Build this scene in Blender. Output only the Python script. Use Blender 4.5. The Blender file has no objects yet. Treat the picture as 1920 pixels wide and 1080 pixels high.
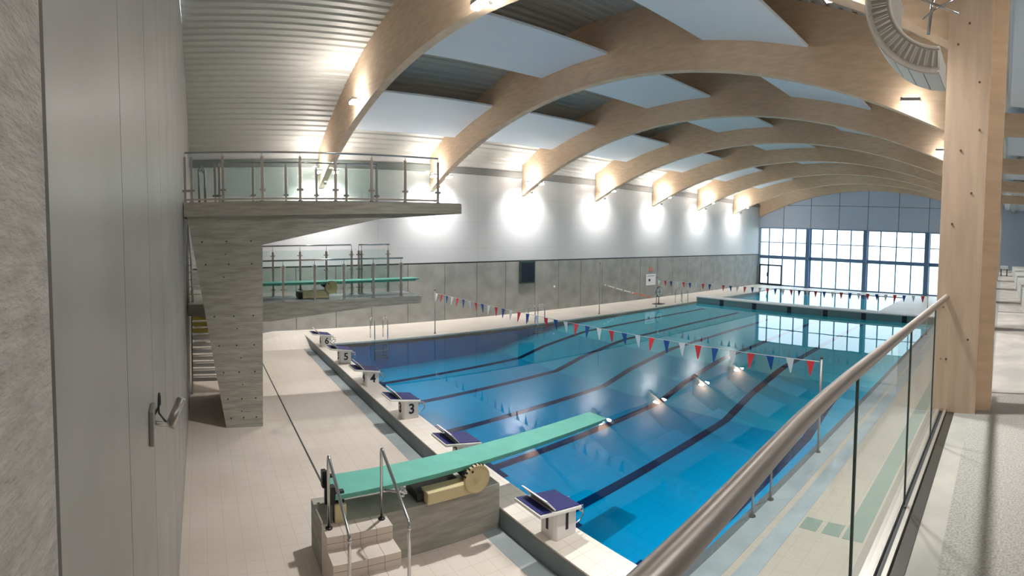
import bpy, bmesh, math, random
from mathutils import Matrix, Vector
PI = math.pi
SC = bpy.context.scene
COL = SC.collection
random.seed(4)

# ------------------------------------------------------------------ camera (phone panorama: cylindrical sweep)
EYE = 3.985
F, YAW, PITCH, ROLL, YC = 958.3065, 0.96073, 0.0521, -0.0091, 488.19
cam = bpy.data.cameras.new('camera')
cam.type = 'PANO'
cam.panorama_type = 'CENTRAL_CYLINDRICAL'
cam.central_cylindrical_radius = 1.0
cam.central_cylindrical_range_u_min = -960.0 / F
cam.central_cylindrical_range_u_max = 960.0 / F
cam.central_cylindrical_range_v_min = (YC - 1080.0) / F
cam.central_cylindrical_range_v_max = YC / F
cam.clip_start = 0.02
camo = bpy.data.objects.new('camera', cam)
COL.objects.link(camo)
camo.location = (0, 0, EYE)
camo.rotation_mode = 'QUATERNION'


def _rot(v):
    x, y, z = v
    cr, sr = math.cos(ROLL), math.sin(ROLL)
    x, z = x * cr + z * sr, -x * sr + z * cr
    cp, sp = math.cos(PITCH), math.sin(PITCH)
    y, z = y * cp + z * sp, -y * sp + z * cp
    cy, sy = math.cos(YAW), math.sin(YAW)
    return Vector((x * cy - y * sy, x * sy + y * cy, z))


_r, _f, _u = _rot((1, 0, 0)), _rot((0, 1, 0)), _rot((0, 0, 1))
camo.rotation_quaternion = Matrix((_r, _u, -_f)).transposed().to_quaternion()
SC.camera = camo

# ------------------------------------------------------------------ sky, sun-less overcast daylight, exposure
w = bpy.data.worlds.new('sky')
SC.world = w
w.use_nodes = True
_bg = w.node_tree.nodes['Background']
_bg.inputs[0].default_value = (0.72, 0.87, 1.0, 1)
_bg.inputs[1].default_value = 0.75
SC.view_settings.view_transform = 'Standard'
SC.view_settings.look = 'None'
SC.view_settings.gamma = 1.0
SC.view_settings.use_curve_mapping = False
SC.view_settings.exposure = 2.12
LAMP = 1.0          # master level of all lamps in the hall


# ------------------------------------------------------------------ materials
def srgb(r, g, b):
    def c(v):
        v /= 255.0
        return v / 12.92 if v <= 0.04045 else ((v + 0.055) / 1.055) ** 2.4
    return (c(r), c(g), c(b), 1)


def mat(name, col, rough=0.6, metal=0.0, spec=0.5, noise=None, bump=None, col2=None, scale=(1, 1, 1)):
    """principled with optional noise mottling between col and col2 and noise bump, in world metres"""
    m = bpy.data.materials.new(name)
    m.use_nodes = True
    nt = m.node_tree
    b = nt.nodes['Principled BSDF']
    b.inputs['Base Color'].default_value = col
    b.inputs['Roughness'].default_value = rough
    b.inputs['Metallic'].default_value = metal
    b.inputs['Specular IOR Level'].default_value = spec
    if noise or bump:
        g = nt.nodes.new('ShaderNodeNewGeometry')
        mp = nt.nodes.new('ShaderNodeMapping')
        mp.inputs['Scale'].default_value = scale
        nt.links.new(g.outputs['Position'], mp.inputs['Vector'])
    if noise:
        n = nt.nodes.new('ShaderNodeTexNoise')
        n.inputs['Scale'].default_value = noise
        n.inputs['Detail'].default_value = 6
        nt.links.new(mp.outputs[0], n.inputs['Vector'])
        r = nt.nodes.new('ShaderNodeValToRGB')
        r.color_ramp.elements[0].position = 0.35
        r.color_ramp.elements[0].color = col
        r.color_ramp.elements[1].position = 0.65
        r.color_ramp.elements[1].color = col2 or col
        nt.links.new(n.outputs['Fac'], r.inputs[0])
        nt.links.new(r.outputs[0], b.inputs['Base Color'])
    if bump:
        n2 = nt.nodes.new('ShaderNodeTexNoise')
        n2.inputs['Scale'].default_value = bump[0]
        n2.inputs['Detail'].default_value = 4
        nt.links.new(mp.outputs[0], n2.inputs['Vector'])
        bp = nt.nodes.new('ShaderNodeBump')
        bp.inputs['Strength'].default_value = bump[1]
        bp.inputs['Distance'].default_value = 0.02
        nt.links.new(n2.outputs['Fac'], bp.inputs['Height'])
        nt.links.new(bp.outputs[0], b.inputs['Normal'])
    return m


def grid_lines(m, sx, sy, width, dark, axes='XY', off=(0, 0)):
    """darken the base colour along a tile grid in world space"""
    nt = m.node_tree
    b = nt.nodes['Principled BSDF']
    g = nt.nodes.new('ShaderNodeNewGeometry')
    s = nt.nodes.new('ShaderNodeSeparateXYZ')
    nt.links.new(g.outputs['Position'], s.inputs[0])
    outs = []
    for ax, st, of in zip(axes, (sx, sy), off):
        a = nt.nodes.new('ShaderNodeMath'); a.operation = 'ADD'; a.inputs[1].default_value = 100 * st + of
        nt.links.new(s.outputs[ax], a.inputs[0])
        d = nt.nodes.new('ShaderNodeMath'); d.operation = 'MODULO'; d.inputs[1].default_value = st
        nt.links.new(a.outputs[0], d.inputs[0])
        c = nt.nodes.new('ShaderNodeMath'); c.operation = 'LESS_THAN'; c.inputs[1].default_value = width
        nt.links.new(d.outputs[0], c.inputs[0])
        outs.append(c)
    mx = nt.nodes.new('ShaderNodeMath'); mx.operation = 'MAXIMUM'
    nt.links.new(outs[0].outputs[0], mx.inputs[0]); nt.links.new(outs[1].outputs[0], mx.inputs[1])
    mix = nt.nodes.new('ShaderNodeMix'); mix.data_type = 'RGBA'
    nt.links.new(mx.outputs[0], mix.inputs[0])
    src = b.inputs['Base Color']
    if src.links:
        nt.links.new(src.links[0].from_socket, mix.inputs[6])
    else:
        mix.inputs[6].default_value = src.default_value
    mix.inputs[7].default_value = dark
    nt.links.new(mix.outputs[2], b.inputs['Base Color'])
    return m


def emit(name, col, s):
    m = bpy.data.materials.new(name)
    m.use_nodes = True
    b = m.node_tree.nodes['Principled BSDF']
    b.inputs['Base Color'].default_value = col
    b.inputs['Emission Color'].default_value = col
    b.inputs['Emission Strength'].default_value = s
    return m


def sheet_glass(name, tint, rough=0.0, ior=1.2, bump=None, spec=1.0):
    """thin clear sheet: tinted transmission plus Fresnel reflection"""
    m = bpy.data.materials.new(name)
    m.use_nodes = True
    nt = m.node_tree
    nt.nodes.remove(nt.nodes['Principled BSDF'])
    out = nt.nodes['Material Output']
    t = nt.nodes.new('ShaderNodeBsdfTransparent'); t.inputs[0].default_value = tint
    gl = nt.nodes.new('ShaderNodeBsdfGlossy'); gl.inputs['Roughness'].default_value = rough
    gl.inputs[0].default_value = (spec, spec, spec, 1)
    fr = nt.nodes.new('ShaderNodeFresnel'); fr.inputs[0].default_value = ior
    mx = nt.nodes.new('ShaderNodeMixShader')
    gb = nt.nodes.new('ShaderNodeNewGeometry')      # same reflectance from either side of the sheet
    im = nt.nodes.new('ShaderNodeMix'); im.data_type = 'FLOAT'
    im.inputs[2].default_value = ior; im.inputs[3].default_value = 1.0 / ior
    nt.links.new(gb.outputs['Backfacing'], im.inputs[0]); nt.links.new(im.outputs[0], fr.inputs[0])
    nt.links.new(fr.outputs[0], mx.inputs[0]); nt.links.new(t.outputs[0], mx.inputs[1]); nt.links.new(gl.outputs[0], mx.inputs[2])
    nt.links.new(mx.outputs[0], out.inputs['Surface'])
    if bump:
        g = nt.nodes.new('ShaderNodeNewGeometry')
        n = nt.nodes.new('ShaderNodeTexNoise'); n.inputs['Scale'].default_value = bump[0]; n.inputs['Detail'].default_value = 3
        nt.links.new(g.outputs['Position'], n.inputs['Vector'])
        bp = nt.nodes.new('ShaderNodeBump'); bp.inputs['Strength'].default_value = bump[1]; bp.inputs['Distance'].default_value = 0.01
        nt.links.new(n.outputs['Fac'], bp.inputs['Height'])
        nt.links.new(bp.outputs[0], gl.inputs['Normal']); nt.links.new(bp.outputs[0], fr.inputs['Normal'])
    return m


M = {}
M['rough_concrete'] = mat('rough_concrete', srgb(178, 173, 167), .9, noise=9, col2=srgb(200, 194, 188), bump=(26, .9), scale=(1, 1, 3.2))
M['near_panel'] = mat('near_panel', srgb(150, 148, 145), .36, noise=1.3, col2=srgb(162, 160, 157), spec=.4)
M['joint_dark'] = mat('joint_dark', srgb(78, 76, 74), .9)
M['precast'] = mat('precast', srgb(150, 150, 146), .7, noise=1.6, col2=srgb(168, 168, 163))
M['board_concrete'] = mat('board_concrete', srgb(150, 148, 139), .85, noise=3.2, col2=srgb(176, 173, 163), bump=(9, .5), scale=(.6, .6, 5))
M['board_concrete_pale'] = mat('board_concrete_pale', srgb(150, 146, 134), .85, noise=3.2, col2=srgb(170, 165, 152), scale=(.6, .6, 5))
M['white_cladding'] = mat('white_cladding', srgb(206, 207, 208), .55)
grid_lines(M['white_cladding'], 5.0, 1.2, .012, srgb(186, 188, 190), 'YZ', (2.5, .3))
M['eave_metal'] = mat('eave_metal', srgb(128, 130, 130), .5, .3)
M['blue_grey_cladding'] = mat('blue_grey_cladding', srgb(186, 202, 222), .55)
M['deck_steel'] = mat('deck_steel', srgb(184, 182, 174), .5, .05)
M['panel_white'] = mat('panel_white', srgb(236, 243, 250), .8)
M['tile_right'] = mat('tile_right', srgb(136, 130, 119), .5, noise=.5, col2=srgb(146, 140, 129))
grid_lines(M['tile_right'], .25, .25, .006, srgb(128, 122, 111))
M['glulam'] = mat('glulam', srgb(208, 180, 150), .6, noise=2.0, col2=srgb(222, 194, 164), scale=(1.2, 1.2, 6))
M['glulam_column'] = mat('glulam_column', srgb(202, 176, 152), .6, noise=2.2, col2=srgb(216, 191, 166), scale=(6, 6, .8))
M['knot'] = mat('knot', srgb(120, 84, 60), .7)
M['tile_deck'] = mat('tile_deck', srgb(206, 194, 180), .5, noise=.5, col2=srgb(218, 207, 195))
grid_lines(M['tile_deck'], .25, .25, .006, srgb(193, 181, 167))
M['tile_white'] = mat('tile_white', srgb(226, 216, 204), .45, noise=.7, col2=srgb(236, 228, 218))
grid_lines(M['tile_white'], .25, .25, .008, srgb(206, 194, 181))
M['tile_step'] = mat('tile_step', srgb(216, 204, 192), .5)
M['grout'] = mat('grout', srgb(160, 140, 128), .8)
M['tile_grey'] = mat('tile_grey', srgb(112, 122, 126), .5, noise=2, col2=srgb(124, 135, 139))
M['tile_greyblue'] = mat('tile_greyblue', srgb(150, 160, 162), .5, noise=2, col2=srgb(162, 170, 171))
M['tile_green'] = mat('tile_green', srgb(96, 112, 102), .5)
M['gutter_dark'] = mat('gutter_dark', srgb(70, 78, 82), .6)
M['pool_blue'] = mat('pool_blue', srgb(0, 140, 184), .6, spec=0, noise=.35, col2=srgb(2, 148, 192))
grid_lines(M['pool_blue'], .25, .25, .008, srgb(0, 128, 172))
M['pool_slope'] = mat('pool_slope', srgb(34, 164, 196), .6, spec=0)
M['pool_shallow'] = mat('pool_shallow', srgb(76, 190, 208), .6, spec=0, noise=.3, col2=srgb(86, 198, 214))
M['pool_pale'] = mat('pool_pale', srgb(96, 186, 205), .6, spec=0, noise=.4, col2=srgb(112, 196, 212))
M['pool_side'] = mat('pool_side', srgb(8, 122, 180), .6, spec=0)
M['lane_black'] = mat('lane_black', srgb(8, 40, 78), .6, spec=0)
M['bulkhead_grey'] = mat('bulkhead_grey', srgb(108, 142, 150), .5)
M['chrome'] = mat('chrome', srgb(200, 200, 200), .18, 1.0)
M['satin_steel'] = mat('satin_steel', srgb(178, 172, 166), .38, .9)
M['dark_steel'] = mat('dark_steel', srgb(70, 68, 64), .4, .6)
M['black_plastic'] = mat('black_plastic', srgb(24, 24, 28), .5)
M['gallery_floor'] = mat('gallery_floor', srgb(118, 115, 110), .7, noise=70, col2=srgb(150, 146, 140), bump=(70, .3))
M['gallery_smooth'] = mat('gallery_smooth', srgb(130, 127, 122), .6, noise=2, col2=srgb(156, 150, 142))
M['board_mint'] = mat('board_mint', srgb(100, 176, 160), .65, noise=5, col2=srgb(108, 184, 168))
M['cream_plastic'] = mat('cream_plastic', srgb(214, 197, 154), .5)
M['block_white'] = mat('block_white', srgb(228, 226, 222), .4)
M['block_navy'] = mat('block_navy', srgb(38, 42, 104), .6)
M['number_black'] = mat('number_black', srgb(22, 22, 40), .6)
M['flag_red'] = mat('flag_red', srgb(222, 62, 68), .6)
M['flag_blue'] = mat('flag_blue', srgb(30, 84, 158), .6)
M['flag_white'] = mat('flag_white', srgb(232, 240, 240), .6)
M['rope'] = mat('rope', srgb(210, 215, 215), .7)
M['frame_blue'] = mat('frame_blue', srgb(96, 126, 160), .5, .3)
M['frame_dark'] = mat('frame_dark', srgb(26, 34, 50), .4)
M['board_green'] = mat('board_green', srgb(52, 74, 66), .4)
M['white_paint'] = mat('white_paint', srgb(236, 236, 236), .5)
M['step_cream'] = mat('step_cream', srgb(244, 240, 234), .5)
M['step_yellow'] = mat('step_yellow', srgb(226, 204, 96), .5)
M['duct_white'] = mat('duct_white', srgb(244, 236, 226), .45)
M['duct_grey'] = mat('duct_grey', srgb(205, 205, 202), .5)
M['duct_slot'] = mat('duct_slot', srgb(196, 184, 168), .7)
M['orange'] = mat('orange', srgb(220, 120, 60), .5)
M['grass'] = mat('grass', srgb(205, 222, 214), .9, noise=.3, col2=srgb(225, 236, 230))
M['clock_face'] = mat('clock_face', srgb(220, 226, 214), .4)
M['lens'] = emit('lens', (1.0, .982, .958, 1), 25 * LAMP)
M['lens_strong'] = emit('lens_strong', (1.0, .982, .958, 1), 60 * LAMP)
M['lens_right'] = emit('lens_right', (1.0, .982, .958, 1), 10 * LAMP)
M['lens_up'] = emit('lens_up', (1.0, .982, .958, 1), 98 * LAMP)
M['lens_up_weak'] = emit('lens_up_weak', (1.0, .982, .958, 1), 8 * LAMP)
M['lens_fill'] = emit('lens_fill', (1.0, .95, .88, 1), 10 * LAMP)  # glow of the added fill lamps above the gallery
M['pool_lamp'] = emit('pool_lamp', (.35, .9, 1.0, 1), 3)
M['glass'] = sheet_glass('glass', (.90, .95, .94, 1))
M['window_glass'] = sheet_glass('window_glass', (.95, .98, .98, 1))
M['glass_edge'] = mat('glass_edge', srgb(84, 104, 98), .2)
M['water'] = sheet_glass('water', (.78, .95, 1.0, 1), rough=.012, ior=1.22, bump=(1.6, .035))


# ------------------------------------------------------------------ mesh builder
class MB:
    def __init__(self):
        self.v, self.f, self.m, self.s = [], [], [], []

    def face(self, idx, mi=0, smooth=False):
        self.f.append(idx); self.m.append(mi); self.s.append(smooth)

    def quad(self, pts, mi=0):
        n = len(self.v)
        self.v += [tuple(p) for p in pts]
        self.face(list(range(n, n + len(pts))), mi)
        return self

    def box(self, x0, x1, y0, y1, z0, z1, mi=0):
        n = len(self.v)
        self.v += [(x, y, z) for z in (z0, z1) for y in (y0, y1) for x in (x0, x1)]
        for q in ((0, 2, 3, 1), (4, 5, 7, 6), (0, 1, 5, 4), (2, 6, 7, 3), (0, 4, 6, 2), (1, 3, 7, 5)):
            self.face([n + i for i in q], mi)
        return self

    def prism(self, poly, axis, a, b, mi=0, smooth=False):
        """poly = list of 2D points in the plane normal to axis; extruded from a to b"""
        def P(u, v, t):
            return {'X': (t, u, v), 'Y': (u, t, v), 'Z': (u, v, t)}[axis]
        n = len(self.v); k = len(poly)
        self.v += [P(u, v, a) for u, v in poly] + [P(u, v, b) for u, v in poly]
        self.face([n + i for i in range(k)][::-1], mi)
        self.face([n + k + i for i in range(k)], mi)
        for i in range(k):
            j = (i + 1) % k
            self.face([n + i, n + j, n + k + j, n + k + i], mi, smooth)
        return self

    def tube(self, pts, r, seg=10, mi=0, caps=True, closed=False):
        pts = [Vector(p) for p in pts]
        n0 = len(self.v)
        rings = len(pts)
        prev = None
        for i, p in enumerate(pts):
            if closed:
                t = pts[(i + 1) % rings] - pts[i - 1]
            else:
                t = (pts[min(i + 1, rings - 1)] - pts[max(i - 1, 0)])
            t.normalize()
            if prev is None:
                a = Vector((0, 0, 1)) if abs(t.z) < .9 else Vector((1, 0, 0))
                u = t.cross(a).normalized()
            else:
                u = (prev - t * prev.dot(t)).normalized()
            prev = u
            v = t.cross(u)
            rr = r[i] if isinstance(r, (list, tuple)) else r
            for k in range(seg):
                an = 2 * PI * k / seg
                self.v.append(tuple(p + (u * math.cos(an) + v * math.sin(an)) * rr))
        for i in range(rings if closed else rings - 1):
            j = (i + 1) % rings
            for k in range(seg):
                k2 = (k + 1) % seg
                self.face([n0 + i * seg + k, n0 + i * seg + k2, n0 + j * seg + k2, n0 + j * seg + k], mi, True)
        if caps and not closed:
            self.face([n0 + k for k in range(seg)][::-1], mi)
            self.face([n0 + (rings - 1) * seg + k for k in range(seg)], mi)
        return self

    def lathe(self, prof, c, axis='Z', seg=24, mi=0):
        """prof = [(radius, height)...] turned about axis through c"""
        n0 = len(self.v)
        for r, h in prof:
            for k in range(seg):
                a = 2 * PI * k / seg
                ca, sa = r * math.cos(a), r * math.sin(a)
                o = {'Z': (ca, sa, h), 'X': (h, ca, sa), 'Y': (sa, h, ca)}[axis]
                self.v.append((c[0] + o[0], c[1] + o[1], c[2] + o[2]))
        for i in range(len(prof) - 1):
            for k in range(seg):
                k2 = (k + 1) % seg
                self.face([n0 + i * seg + k, n0 + i * seg + k2, n0 + (i + 1) * seg + k2, n0 + (i + 1) * seg + k], mi, True)
        self.face([n0 + k for k in range(seg)][::-1], mi)
        self.face([n0 + (len(prof) - 1) * seg + k for k in range(seg)], mi)
        return self

    def build(self, name, mats, parent=None, loc=None, bevel=None):
        """world-space vertices; the object's origin goes to loc (or the parent's origin)"""
        if not isinstance(mats, (list, tuple)):
            mats = [mats]
        base = Vector((0, 0, 0))
        if parent is not None:
            p = parent
            while p is not None:
                base += p.location; p = p.parent
        elif loc is None:
            xs = [p[0] for p in self.v]; ys = [p[1] for p in self.v]; zs = [p[2] for p in self.v]
            loc = ((min(xs) + max(xs)) / 2, (min(ys) + max(ys)) / 2, min(zs))
        org = base if parent is not None else Vector(loc)
        me = bpy.data.meshes.new(name)
        me.from_pydata([tuple(Vector(p) - org) for p in self.v], [], self.f)
        for m in mats:
            me.materials.append(M[m] if isinstance(m, str) else m)
        me.polygons.foreach_set('material_index', self.m)
        me.polygons.foreach_set('use_smooth', self.s)
        bm = bmesh.new(); bm.from_mesh(me)
        bmesh.ops.recalc_face_normals(bm, faces=bm.faces)
        bm.to_mesh(me); bm.free()
        me.update()
        o = bpy.data.objects.new(name, me)
        COL.objects.link(o)
        if parent is not None:
            o.parent = parent
        else:
            o.location = org
        if bevel:
            b = o.modifiers.new('bevel', 'BEVEL'); b.width = bevel; b.segments = 2; b.limit_method = 'ANGLE'
        return o


def tag(o, label=None, cat=None, group=None, kind=None):
    if label: o['label'] = label
    if cat: o['category'] = cat
    if group: o['group'] = group
    if kind: o['kind'] = kind
    return o


def struct(o):
    o['kind'] = 'structure'
    return o


def empty(name, loc, label, cat, group=None):
    o = bpy.data.objects.new(name, None)
    COL.objects.link(o)
    o.location = loc
    o.empty_display_size = .1
    return tag(o, label, cat, group)


def copy_tree(o, parent=None):
    c = o.copy(); COL.objects.link(c)
    if parent is not None: c.parent = parent
    for ch in list(o.children):
        copy_tree(ch, c)
    return c


def text_mesh(txt, size, depth=.004):
    cu = bpy.data.curves.new('number', 'FONT')
    cu.body = txt; cu.size = size; cu.extrude = depth; cu.align_x = 'CENTER'; cu.align_y = 'CENTER'; cu.offset = size * .022
    to = bpy.data.objects.new('number', cu); COL.objects.link(to)
    dg = bpy.context.evaluated_depsgraph_get()
    me = bpy.data.meshes.new_from_object(to.evaluated_get(dg))
    bpy.data.objects.remove(to)
    me.name = 'number'
    return me


ORD = ['first', 'second', 'third', 'fourth', 'fifth', 'sixth', 'seventh', 'eighth', 'ninth', 'tenth']

# ------------------------------------------------------------------ main dimensions (metres; z = 0 is the pool surround)
XW = -20.70          # long left wall
YN = -0.36           # near end wall
YF = 40.0            # window wall
ZLOW = -0.30         # lower floor behind the starting blocks
PX0, PX1 = -17.9, -3.4   # pool
PY0 = 4.58
GZ = 2.385           # gallery floor
BY = [4.9 + 5.05 * i for i in range(8)]   # roof beams (near face at BY)
BY[7] = 39.75
RX, RZ, RR = -10.5, 9.83, 22.0            # roof deck curve


def roofz(x):
    return RZ - (RR - math.sqrt(RR * RR - (x - RX) ** 2))


def panelz(x):      # lower face of the hung ceiling panels
    return 8.87 - (27.0 - math.sqrt(27.0 ** 2 - (x + 11.0) ** 2))


def beamz(x):      # under edge of the arched beams
    return 8.17 - (23.3 - math.sqrt(23.3 ** 2 - (x + 10.55) ** 2))


# ================================================================== ROOM SHELL
# near end wall: smooth precast panels with open joints, one coarse field next to the gallery
b = MB()
b.box(XW, 3.2, YN - .30, YN - .03, ZLOW, 9.6, 1)
x = -1.19
while x > XW:
    x2 = max(x - 1.2, XW)
    b.box(x2 + .006, x - .006, YN - .04, YN, ZLOW, 9.6, 0)
    x -= 1.2
b.box(-1.165, 3.2, YN - .04, YN, ZLOW, 9.6, 2)
struct(b.build('wall_near', ['near_panel', 'joint_dark', 'rough_concrete']))

# long left wall: precast panels below, white cladding above
b = MB()
b.box(XW - .3, XW - .03, YN, YF + .3, ZLOW, 9.0, 1)
y = YN
edges = [YN, 2.2, 3.9, 5.61, 7.2, 8.9, 10.74, 12.45, 14.1, 15.92, 17.5, 19.1, 20.79, 22.42, 24.14, 25.84, 27.5, 29.2, 30.9, 32.6, 34.3, 36.0, 37.7, 39.4, YF]
for a, c in zip(edges, edges[1:]):
    b.box(XW - .04, XW, a + .012, c - .012, ZLOW, 2.60, 0)
b.box(XW - .04, XW, YN, YF, 2.66, 9.0, 2)
struct(b.build('wall_left', ['precast', 'joint_dark', 'white_cladding']))
struct(MB().box(XW, XW + .10, YN, YF, 6.72, 7.02).build('trim_1', 'eave_metal'))

# window wall
b = MB()
WX0, WX1, WZ0, WZ1 = -20.62, -.95, 0.02, 5.0
b.box(XW, WX0, YF, YF + .3, ZLOW, 9.0)
b.box(WX0, WX1, YF, YF + .3, WZ1, 9.0)
b.box(WX1, 6.0, YF, YF + .3, ZLOW, 9.0)
b.box(WX0, WX1, YF, YF + .3, ZLOW, WZ0)
for xx in (-18.4, -15.9, -13.4, -10.95, -8.4, -5.95, -3.4):
    b.box(xx - .02, xx + .02, YF - .01, YF, WZ1, 8.9, 1)
b.box(WX0, WX1, YF - .015, YF, 6.9, 6.93, 1)
struct(b.build('wall_far', ['blue_grey_cladding', 'joint_dark']))

# right side wall of the gallery
struct(MB().box(3.0, 3.3, YN, YF, ZLOW, 9.0).build('wall_right', 'near_panel'))

# windows: one per bay between the steel posts, upper and lower lights in one frame
bays = [(-20.62, -16.17, (-19.72, -18.41, -17.2)), (-15.83, -11.2, (-14.75, -13.5, -12.3)), (-10.85, -6.15, (-9.8, -8.5, -7.25)), (-5.8, -1.15, (-4.6, -3.4, -2.2))]
for i, (a, c, mull) in enumerate(bays):
    r = bpy.data.objects.new('window_%d' % (i + 1), None); COL.objects.link(r)
    r.location = ((a + c) / 2, YF, WZ0); struct(r)
    f = MB()
    f.box(a, a + .06, YF - .05, YF + .05, WZ0, WZ1); f.box(c - .06, c, YF - .05, YF + .05, WZ0, WZ1)
    f.box(a, c, YF - .05, YF + .05, WZ0, WZ0 + .08); f.box(a, c, YF - .05, YF + .05, WZ1 - .08, WZ1)
    f.box(a, c, YF - .03, YF + .03, 3.70, 3.77)
    for mx in mull:
        f.box(mx - .045, mx + .045, YF - .04, YF + .04, WZ0, WZ1)
    f.build('window_frame', 'frame_blue', r)
    MB().box(a, c, YF - .12, YF + .1, 2.32, 2.60).build('transom', 'frame_blue', r)
    MB().quad([(a, YF, WZ0), (c, YF, WZ0), (c, YF, WZ1), (a, YF, WZ1)]).build('pane', 'window_glass', r)
# door in the first bay
r = bpy.data.objects.new('door_1', None); COL.objects.link(r); r.location = (-19.4, YF - .1, .02); struct(r)
f = MB()
for xx in (-20.5, -19.68, -18.42):
    f.box(xx - .06, xx + .06, YF - .14, YF - .06, .02, 1.78)
f.box(-20.5, -18.42, YF - .14, YF - .06, 1.68, 1.80); f.box(-20.5, -18.42, YF - .14, YF - .06, .02, .16)
f.build('door_frame', 'frame_dark', r)
MB().box(-20.45, -18.45, YF - .11, YF - .10, .1, 1.7).build('pane', 'window_glass', r)
MB().box(-19.78, -19.74, YF - .2, YF - .14, .75, 1.1).build('door_handle', 'chrome', r)
# steel posts in the window wall
for k, xx in enumerate((-16.0, -11.02, -5.97)):
    o = MB().box(xx - .16, xx + .16, YF - .32, YF - .02, .0, WZ1 + .0).build('window_post', 'frame_blue')
    tag(o, ('blue-grey steel post of the window wall, %s from the left wall' % ['first', 'second', 'third'][k]), 'post', 'steel posts in the window wall')

# ground outside
struct(MB().box(-60, 40, YF + .4, 120, -.6, -.5).build('ground', 'grass'))

# ceiling: trapezoidal steel deck, ribs running along the hall
b = MB()
xs = []
x = XW - .1
while x < 0.6:
    xs += [(x, 0), (x + .15, 0), (x + .19, .04), (x + .26, .04)]
    x += .30
prof = [(px, roofz(px) + dz) for px, dz in xs]
top = [(px, pz + .12) for px, pz in prof][::-1]
n = len(prof)
ya, yb = YN, YF + .2
b.v = [(px, ya, pz) for px, pz in prof] + [(px, yb, pz) for px, pz in prof]
for i in range(n - 1):
    b.face([i, i + 1, n + i + 1, n + i])
o = b.build('ceiling', 'deck_steel'); struct(o)
b = MB()
b.v = [(px, ya, roofz(px) + .25) for px in (XW - .3, -18, -15, -12, -9, -6, -3, 0.6)] + [(px, yb + .3, roofz(px) + .25) for px in (XW - .3, -18, -15, -12, -9, -6, -3, 0.6)]
for i in range(7): b.face([i, i + 1, 8 + i + 1, 8 + i])
struct(b.build('ceiling_roof', 'joint_dark'))
# flat ceiling over the gallery side
struct(MB().box(-.05, 3.3, YN, YF, 7.0, 7.2).build('ceiling_gallery', 'panel_white'))

# ================================================================== FLOORS, POOL
b = MB()
b.box(XW, 3.3, YN - .1, 4.04, ZLOW - .2, ZLOW)
b.box(XW, 3.2, 1.965, 2.0, ZLOW, ZLOW + .002, 1)        # drain slot across the floor
b.box(-19.65, 3.2, 3.74, 4.04, ZLOW, ZLOW + .003, 2)    # grey tile strip at the foot of the raised edge
struct(b.build('floor', ['tile_deck', 'joint_dark', 'tile_greyblue']))
b = MB()      # shallow ramp up to the long side walkway
b.v = [(XW, .9, ZLOW + .002), (-19.65, .9, ZLOW + .002), (-19.65, 2.9, 0), (XW, 2.9, 0), (-19.65, 4.05, 0), (XW, 4.05, 0), (-19.65, 4.05, ZLOW)]
b.v += [(-18.5, .9, ZLOW + .004), (-18.5, 4.04, ZLOW + .004), (-19.65, 4.04, 0)]
b.face([0, 1, 2, 3]); b.face([3, 2, 4, 5]); b.face([1, 7, 8, 9, 2])
struct(b.build('floor_ramp', 'tile_white'))
b = MB()
b.box(XW, PX0, 4.04, YF, -.2, 0, 0)
b.box(PX0, PX1, 37.6, YF, -.2, 0, 0)
b.box(PX1, 3.3, 4.04, YF, -.2, 0, 1)
b.box(PX1, 3.0, 4.03, 4.04, ZLOW, -.0, 2)
b.box(PX0 - .02, PX0 + .10, PY0, 37.6, -.06, .004, 2)
b.box(-7.1, PX1, 27.1, 37.6, -.2, -.0, 0)
# grey tile bands on the right-hand surround
b.box(PX1, PX1 + .12, PY0, YF, 0, .004, 3)
b.box(PX1 + .12, PX1 + .42, PY0, YF, 0, .003, 5)
b.box(-2.88, -2.62, 4.1, YF, 0, .003, 5)
b.box(-1.95, -1.66, 6.45, YF, 0, .003, 6)
b.box(-2.58, -2.33, 6.46, 6.76, 0, .003, 6)
b.box(-2.25, -2.0, 6.46, 6.76, 0, .003, 6)
struct(b.build('floor_deck', ['tile_white', 'tile_right', 'tile_white', 'gutter_dark', 'tile_greyblue', 'tile_grey', 'tile_green']))

# raised pool edge carrying the blocks
b = MB()
b.box(-19.65, PX1 + .4, 4.04, PY0, ZLOW, .004, 0)
b.quad([(-19.65, 4.035, ZLOW), (PX1 + .4, 4.035, ZLOW), (PX1 + .4, 4.035, -.02), (-19.65, 4.035, -.02)], 1)
struct(b.build('floor_pool_edge', ['tile_white', 'tile_grey']))

# pool basin: floor profile seen through the water
profile = [(PY0, -1.22), (11.7, -.93), (13.0, -.60), (14.7, -.34), (15.4, -.26), (20.0, -.17), (26.3, -.14)]
b = MB()
n0 = 0
for (ya_, za), (yb_, zb) in zip(profile, profile[1:]):
    b.quad([(PX0, ya_, za), (PX1, ya_, za), (PX1, yb_, zb), (PX0, yb_, zb)], 0 if yb_ < 12 else 4 if yb_ < 15 else 5)
for X_ in (-4.55, -6.9, -9.2, -11.5, -13.9, -16.2):
    pr = [(6.0 if True else 0, -1.22 + (6.0 - PY0) * .29 / 7.12)] + profile[1:]
    for (ya_, za), (yb_, zb) in zip(pr, pr[1:]):
        if yb_ > 24.6: zb2 = za + (zb - za) * (24.6 - ya_) / (yb_ - ya_); yb2 = 24.6
        else: zb2, yb2 = zb, yb_
        b.quad([(X_ - .125, ya_, za + .006), (X_ + .125, ya_, za + .006), (X_ + .125, yb2, zb2 + .006), (X_ - .125, yb2, zb2 + .006)], 1)
    b.quad([(X_ - .5, 5.8, -1.16), (X_ + .5, 5.8, -1.16), (X_ + .5, 6.05, -1.15), (X_ - .5, 6.05, -1.15)], 1)
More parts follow.
